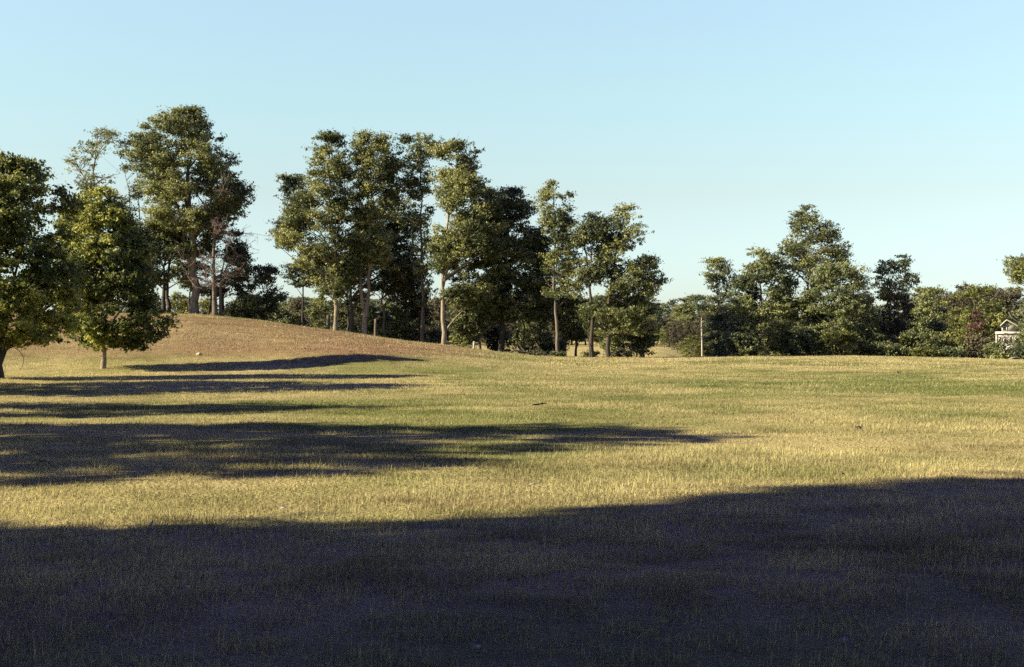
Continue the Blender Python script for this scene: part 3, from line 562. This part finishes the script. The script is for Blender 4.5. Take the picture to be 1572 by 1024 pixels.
def lump(name, u, v, sx, sz, mat, label, cat, seed):
    P = ground_px(u, v); g = np.random.default_rng(seed); n, m = 12, 8; V = []; Q = []
    for i in range(m + 1):
        ph = pi * i / m
        for j in range(n):
            th = 2 * pi * j / n; r = 1 + .22 * g.normal()
            if i in (0, m): r = 1
            V.append((sx * sin(ph) * cos(th) * r, sx * .8 * sin(ph) * sin(th) * r, sz * cos(ph) * r + sz * .5))
    for i in range(m):
        for j in range(n): Q.append((i * n + j, (i + 1) * n + j, (i + 1) * n + (j + 1) % n, i * n + (j + 1) % n))
    o = link(name, make_mesh(name, np.array(V), np.array(Q), mat=mat, smooth=False), None, P); tag(o, label, cat); return o
M_dirt = plain('dark_soil', (.035, .026, .02), .95, .4, 12); M_stone = plain('pale_stone', (.42, .34, .19), .8); M_clod = plain('brown_soil', (.1, .06, .035), .95, .3, 12)
lump('dirt_clod', 65, 711, .09, .025, M_dirt, 'flat dark clod in the shade near the left edge of the meadow', 'clod', 1)
lump('dirt_clod', 1318, 659, .055, .04, M_dirt, 'upright dark clod on the sunlit right side of the meadow', 'clod', 2)
lump('dirt_clod', 1292, 730, .035, .03, M_clod, 'small brown clod just above the right-hand shadow edge', 'clod', 6)
lump('dirt_clod', 1377, 573, .1, .06, M_clod, 'small brown clod below the far grass edge on the right', 'clod', 3)
lump('field_stone', 305, 545, .12, .07, M_stone, 'small pale stone on the brown slope above the first long shadow', 'stone', 4)
M_leaf = plain('pale_fallen_leaf', (.22, .2, .13), .7); M_leaf2 = plain('white_litter', (.33, .31, .26), .6)
def flat_leaf(name, u, v, s, mat, label, cat, seed, group=None, long=1.0, lift=.06):
    P = ground_px(u, v); P[2] += lift; g = np.random.default_rng(seed); a = g.random() * 6.28
    pts = [(0, -1), (.45, -.6), (.7, 0), (.4, .6), (0, 1), (-.45, .55), (-.65, 0), (-.4, -.6)]
    V = [(0, 0, .12 * s)] + [(x * s * .5 / long, y * s * .62 * long, .25 * s * abs(x) + .15 * s * y * y) for x, y in pts]
    V = np.array(V); V2 = V - np.array([0, 0, .006]); T = [(0, i, i % 8 + 1) for i in range(1, 9)]; T2 = [(9, j + 9, i + 9) for _, i, j in T]
    R = [(i, i + 9, i % 8 + 10, i % 8 + 1) for i in range(1, 9)]
    o = link(name, make_mesh(name, np.r_[V, V2], np.array(R), np.array(T + T2), mat=mat), None, P); o.rotation_euler = (.3 * g.normal() + .5, .3 * g.normal(), a); tag(o, label, cat, group); return o
LV = ((47, 899, .05, 'leaf farthest left in the dark foreground'), (270, 907, .05, 'upturned leaf of the two lying close together in the dark foreground'), (284, 924, .05, 'flat leaf of the two lying close together in the dark foreground'), (169, 1006, .045, 'leaf near the bottom left corner'), (163, 988, .035, 'small leaf near the bottom left corner, above another'),
      (164, 850, .05, 'leaf on the reddish dry strip in the left shade'), (534, 996, .045, 'leaf near the bottom edge, left of centre'), (776, 1004, .045, 'leaf near the bottom edge at the centre'), (730, 1022, .045, 'leaf cut by the bottom edge at the centre'), (725, 894, .045, 'leaf in the middle of the dark foreground'), (1298, 1010, .04, 'leaf near the bottom edge on the right'), (513, 864, .035, 'tiny leaf in the upper dark foreground'))
for i, (u, v, s, t) in enumerate(LV): flat_leaf('fallen_leaf', u, v, s, M_leaf, 'pale fallen ' + t, 'leaf', i, 'pale leaves fallen in the shaded grass', lift=.09)
flat_leaf('pale_scrap', 819, 759, .07, M_leaf2, 'white scrap on the sunlit side of the near shadow edge', 'scrap', 40, lift=.1); flat_leaf('pale_scrap', 233, 823, .04, M_leaf2, 'pale scrap in the upper left of the near shade', 'scrap', 41, lift=.1); flat_leaf('pale_scrap', 435, 797, .045, M_leaf2, 'pale scrap in the light streak left of centre', 'scrap', 42, lift=.1); flat_leaf('pale_scrap', 1261, 780, .05, M_leaf2, 'white scrap in the near shade on the right', 'scrap', 43, lift=.1)
def stick(u, v, L, r, ang, label, mat='dead', lift=.08):
    P = ground_px(u, v); P[2] += lift; tb = Tubes(); d = np.array([cos(ang), sin(ang), .05]); e = np.array([-sin(ang), cos(ang), 0])
    tb.add(np.array([-.5 * L * d, -.1 * L * d + .04 * L * e, .2 * L * d + [0, 0, .02], .5 * L * d]), np.array([r, r, r * .8, r * .5]), 6); tb.add(np.array([.1 * L * d, .25 * L * d + .1 * L * e, .38 * L * d + .16 * L * e + [0, 0, .03]]), np.array([r * .6, r * .5, r * .3]), 5)
    tag(link('stick', tb.mesh('stick', BM[mat]), None, P), label, 'stick')
stick(178, 976, .09, .004, .2, 'short pale stick near the bottom left corner'); stick(962, 907, .13, .004, .1, 'pale stick in the dark foreground right of centre'); stick(829, 629, .3, .018, .3, 'dark stick on the sunlit meadow below the middle group', 'dark', .12)

# ------------------------------------------------------------------ meadow: ground sheet and grass
def albedo(X, Y, rng=None):
    """dry straw, green and red-brown patches of the meadow"""
    u = UC + F * X / np.maximum(Y, 6)
    n1 = fbm(X / 7.0, Y / 11.0, 21); n2 = fbm(X / 1.6, Y / 1.6, 31); n3 = fbm(X / 22.0, Y / 32.0, 41)
    green = .38 + (n1 - .5) * 1.9 + (n2 - .5) * 1.6 + (n3 - .5) * .9 - .3 * sstep(115, 135, Y)
    green += .34 * sstep(1, 6, X) * sstep(26, 33, Y) * (1 - sstep(52, 68, Y))
    green -= .35 * sstep(64, 80, Y) * sstep(-2, 8, X) ; green -= .16 * sstep(12, 16, Y) * (1 - sstep(22, 27, Y))
    green += .15 * sstep(45, 55, Y) * (1 - sstep(66, 78, Y)) * (1 - sstep(-6, 2, X))
    hh = height(X, Y); brown = sstep(.3, .95, hh) * sstep(56, 64, Y) * (1 - sstep(115, 130, Y)) * (.85 + (n1 - .5) * 1.2) * (1 - .65 * sstep(91, 98, Y))
    red = sstep(.55, .8, fbm(X / 3.2, Y / 2.4, 51)) * .5 * (1 - sstep(14, 20, Y)) + .0
    g = np.clip(green, 0, 1)[:, None]; b = np.clip(brown, 0, 1)[:, None]; r = np.clip(red, 0, 1)[:, None]
    straw = np.array([[.395, .335, .148]]); gr = np.array([[.165, .182, .055]]); br = np.array([[.265, .175, .095]]); rd = np.array([[.24, .15, .09]])
    c = straw * (1 - g) + gr * g; c = c * (1 - b) + br * b; c = c * (1 - r) + rd * r
    return c
def axis(n, s, lo, hi):
    t = np.linspace(math.asinh(lo / s), math.asinh(hi / s), n); return s * np.sinh(t)
gx = axis(420, 45, -3500, 3500); gy = axis(460, 55, -600, 4500); GX, GY = np.meshgrid(gx, gy)
gv = np.stack([GX.ravel(), GY.ravel(), height(GX.ravel(), GY.ravel())], 1); i = np.arange(len(gy) - 1)[:, None] * len(gx); j = np.arange(len(gx) - 1)[None]
gq = np.stack([i + j, i + j + 1, i + len(gx) + j + 1, i + len(gx) + j], -1).reshape(-1, 4)
m, nt, out = new_mat('meadow_ground'); at = N(nt, 'ShaderNodeAttribute', attribute_name='albedo'); tc = N(nt, 'ShaderNodeTexCoord')
nz = N(nt, 'ShaderNodeTexNoise', Scale=2.2, Detail=8.0, Roughness=.7); nz2 = N(nt, 'ShaderNodeTexNoise', Scale=18.0, Detail=5.0)
r1 = ramp(nt, [(.3, (.6, .6, .57)), (.75, (1.0, .97, .9))]); mx = N(nt, 'ShaderNodeMix', data_type='RGBA', blend_type='MULTIPLY'); mx.inputs[0].default_value = 1
b = N(nt, 'ShaderNodeBsdfPrincipled', Roughness=1.0); b.inputs['Specular IOR Level'].default_value = 0; bp = N(nt, 'ShaderNodeBump', Strength=.8, Distance=.08)
L = nt.links.new; L(tc.outputs['Object'], nz.inputs['Vector']); L(tc.outputs['Object'], nz2.inputs['Vector']); L(nz.outputs['Fac'], r1.inputs[0]); L(at.outputs['Color'], mx.inputs[6]); L(r1.outputs[0], mx.inputs[7]); L(mx.outputs[2], b.inputs['Base Color']); L(nz2.outputs['Fac'], bp.inputs['Height']); L(bp.outputs[0], b.inputs['Normal']); L(b.outputs[0], out.inputs[0])
tag(link('ground', make_mesh('ground', gv, gq, mat=m, col=albedo(gv[:, 0], gv[:, 1]), smooth=True)), 'dry grassy meadow rising to a low hill at the left', None, None, 'structure')

rng = np.random.default_rng(4)
def blades(y0, y1, dens, hgt, wid, full, stalk=.05, side=3.0, lean=1.0):
    area = (y1 - y0) * ((y0 + y1) / 2 * .76 + 2 * side); n = int(area * dens)
    Y = np.sqrt(y0 ** 2 + (y1 ** 2 - y0 ** 2) * rng.random(n)); X = (rng.random(n) * 2 - 1) * (Y * .38 + side)
    cl = fbm(X / .35, Y / .35, 61, 2); keep = rng.random(n) < .35 + 1.1 * sstep(.3, .65, cl); X, Y, cl = X[keep], Y[keep], cl[keep]; n = len(X)
    patch = fbm(X / 3.5, Y / 2.6, 71, 3)
    h = hgt * (.45 + .75 * rng.random(n)) * (.6 + .9 * patch) * (.75 + .5 * cl)
    st = rng.random(n) < stalk * (.3 + 2.2 * sstep(.45, .7, fbm(X / 2.2, Y / 2.2, 81, 2))); h = np.where(st, h * (1.5 + .8 * rng.random(n)), h)
    a = rng.random(n) * 2 * pi; w = wid * (.6 + .8 * rng.random(n)) * np.where(st, .65, 1)
    ln = np.where(st, .2, lean) * rng.random(n) * h; la = rng.random(n) * 2 * pi; lx = np.cos(la) * ln + .06 * h; ly = np.sin(la) * ln
    z = height(X, Y) - .01; wx = np.cos(a) * w * .5; wy = np.sin(a) * w * .5
    c = albedo(X, Y); k = rng.random(n)[:, None]
    straw = np.array([[.46, .395, .205]]); c = np.where((st | (k[:, 0] > .86))[:, None], c * .3 + straw * .7, c); dk = (rng.random(n) < .22)[:, None]
    c = c * (.72 + .56 * rng.random(n)[:, None]) * (.48 + 1.04 * fbm(X / 1.1, Y / .8, 91, 3))[:, None]; c = np.where(dk, c * np.array([[.5, .55, .5]]), c)
    if full:
        v = np.stack([np.stack([X - wx, Y - wy, z], 1), np.stack([X + wx, Y + wy, z], 1), np.stack([X + lx * .35 + wx * .7, Y + ly * .35 + wy * .7, z + h * .55], 1), np.stack([X + lx * .35 - wx * .7, Y + ly * .35 - wy * .7, z + h * .55], 1), np.stack([X + lx, Y + ly, z + h], 1)], 1); m_ = 5
        o = np.arange(n)[:, None] * 5; q = o + np.array([[0, 1, 2, 3]]); t = o + np.array([[3, 2, 4]])
    else:
        v = np.stack([np.stack([X - wx, Y - wy, z], 1), np.stack([X + wx, Y + wy, z], 1), np.stack([X + lx, Y + ly, z + h], 1)], 1); m_ = 3
        o = np.arange(n)[:, None] * 3; q = np.zeros((0, 4), int); t = o + np.array([[0, 1, 2]])
    return v.reshape(-1, 3), q, t, np.repeat(c, m_, 0)
parts = [blades(5.0, 12, 2900, .056, .0045, True, .10), blades(12, 22, 1700, .052, .0065, True, .075), blades(22, 40, 820, .05, .0095, False, .035), blades(40, 68, 330, .055, .016, False, .03), blades(68, 104, 150, .065, .027, False, .04)]
off = 0; VV = []; QQ = []; TT = []; CC = []
for v, q, t, c in parts: VV.append(v); QQ.append(q + off); TT.append(t + off); CC.append(c); off += len(v)
m, nt, out = new_mat('dry_grass'); at = N(nt, 'ShaderNodeAttribute', attribute_name='albedo'); b = N(nt, 'ShaderNodeBsdfDiffuse'); t_ = N(nt, 'ShaderNodeBsdfTranslucent'); mx = N(nt, 'ShaderNodeMixShader'); mx.inputs[0].default_value = .3
L = nt.links.new; L(at.outputs['Color'], b.inputs[0]); L(at.outputs['Color'], t_.inputs[0]); L(b.outputs[0], mx.inputs[1]); L(t_.outputs[0], mx.inputs[2]); L(mx.outputs[0], out.inputs[0])
gr = link('meadow_grass', make_mesh('meadow_grass', np.concatenate(VV), np.concatenate(QQ), np.concatenate(TT), mat=m, col=np.concatenate(CC)))
tag(gr, 'dry straw and green grass covering the whole meadow', 'grass', None, 'stuff')

# ------------------------------------------------------------------ light, sky, camera
sd = bpy.data.lights.new('sun', 'SUN'); sd.energy = SUN; sd.angle = radians(.5); sd.color = (1.0, .89, .66)
so = bpy.data.objects.new('sun', sd); C.objects.link(so)
from mathutils import Vector
dirv = Vector((cos(AZ) * cos(EL), sin(AZ) * cos(EL), -sin(EL))); so.rotation_euler = dirv.to_track_quat('-Z', 'Y').to_euler(); so.location = (-30, -10, 30)
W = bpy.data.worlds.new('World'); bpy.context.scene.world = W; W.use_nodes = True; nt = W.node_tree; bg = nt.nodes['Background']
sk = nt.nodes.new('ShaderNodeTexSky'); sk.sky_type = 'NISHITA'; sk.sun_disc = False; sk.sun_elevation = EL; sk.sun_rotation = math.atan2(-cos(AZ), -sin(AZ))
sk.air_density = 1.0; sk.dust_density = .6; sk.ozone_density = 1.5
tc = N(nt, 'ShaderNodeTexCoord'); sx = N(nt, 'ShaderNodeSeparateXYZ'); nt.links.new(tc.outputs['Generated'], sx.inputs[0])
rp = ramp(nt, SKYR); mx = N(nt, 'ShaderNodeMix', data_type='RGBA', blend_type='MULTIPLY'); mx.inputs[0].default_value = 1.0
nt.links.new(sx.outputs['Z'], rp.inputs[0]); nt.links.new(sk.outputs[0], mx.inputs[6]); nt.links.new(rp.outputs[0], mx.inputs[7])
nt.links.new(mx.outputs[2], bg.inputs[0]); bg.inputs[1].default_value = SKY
cd = bpy.data.cameras.new('camera'); cd.lens = 50.0; cd.sensor_width = 36.0; cd.clip_start = .1; cd.clip_end = 12000
cam = bpy.data.objects.new('camera', cd); C.objects.link(cam); cam.location = (0, 0, EYE); cam.rotation_euler = (radians(90), 0, 0)
sc = bpy.context.scene; sc.camera = cam; sc.view_settings.view_transform = 'Standard'; sc.view_settings.look = 'None'; sc.view_settings.exposure = EXPO; sc.view_settings.gamma = 1
sc.cycles.max_bounces = 5; sc.cycles.diffuse_bounces = 3; sc.cycles.transmission_bounces = 3; sc.cycles.use_denoising = False; sc.cycles.sample_clamp_indirect = 1.0
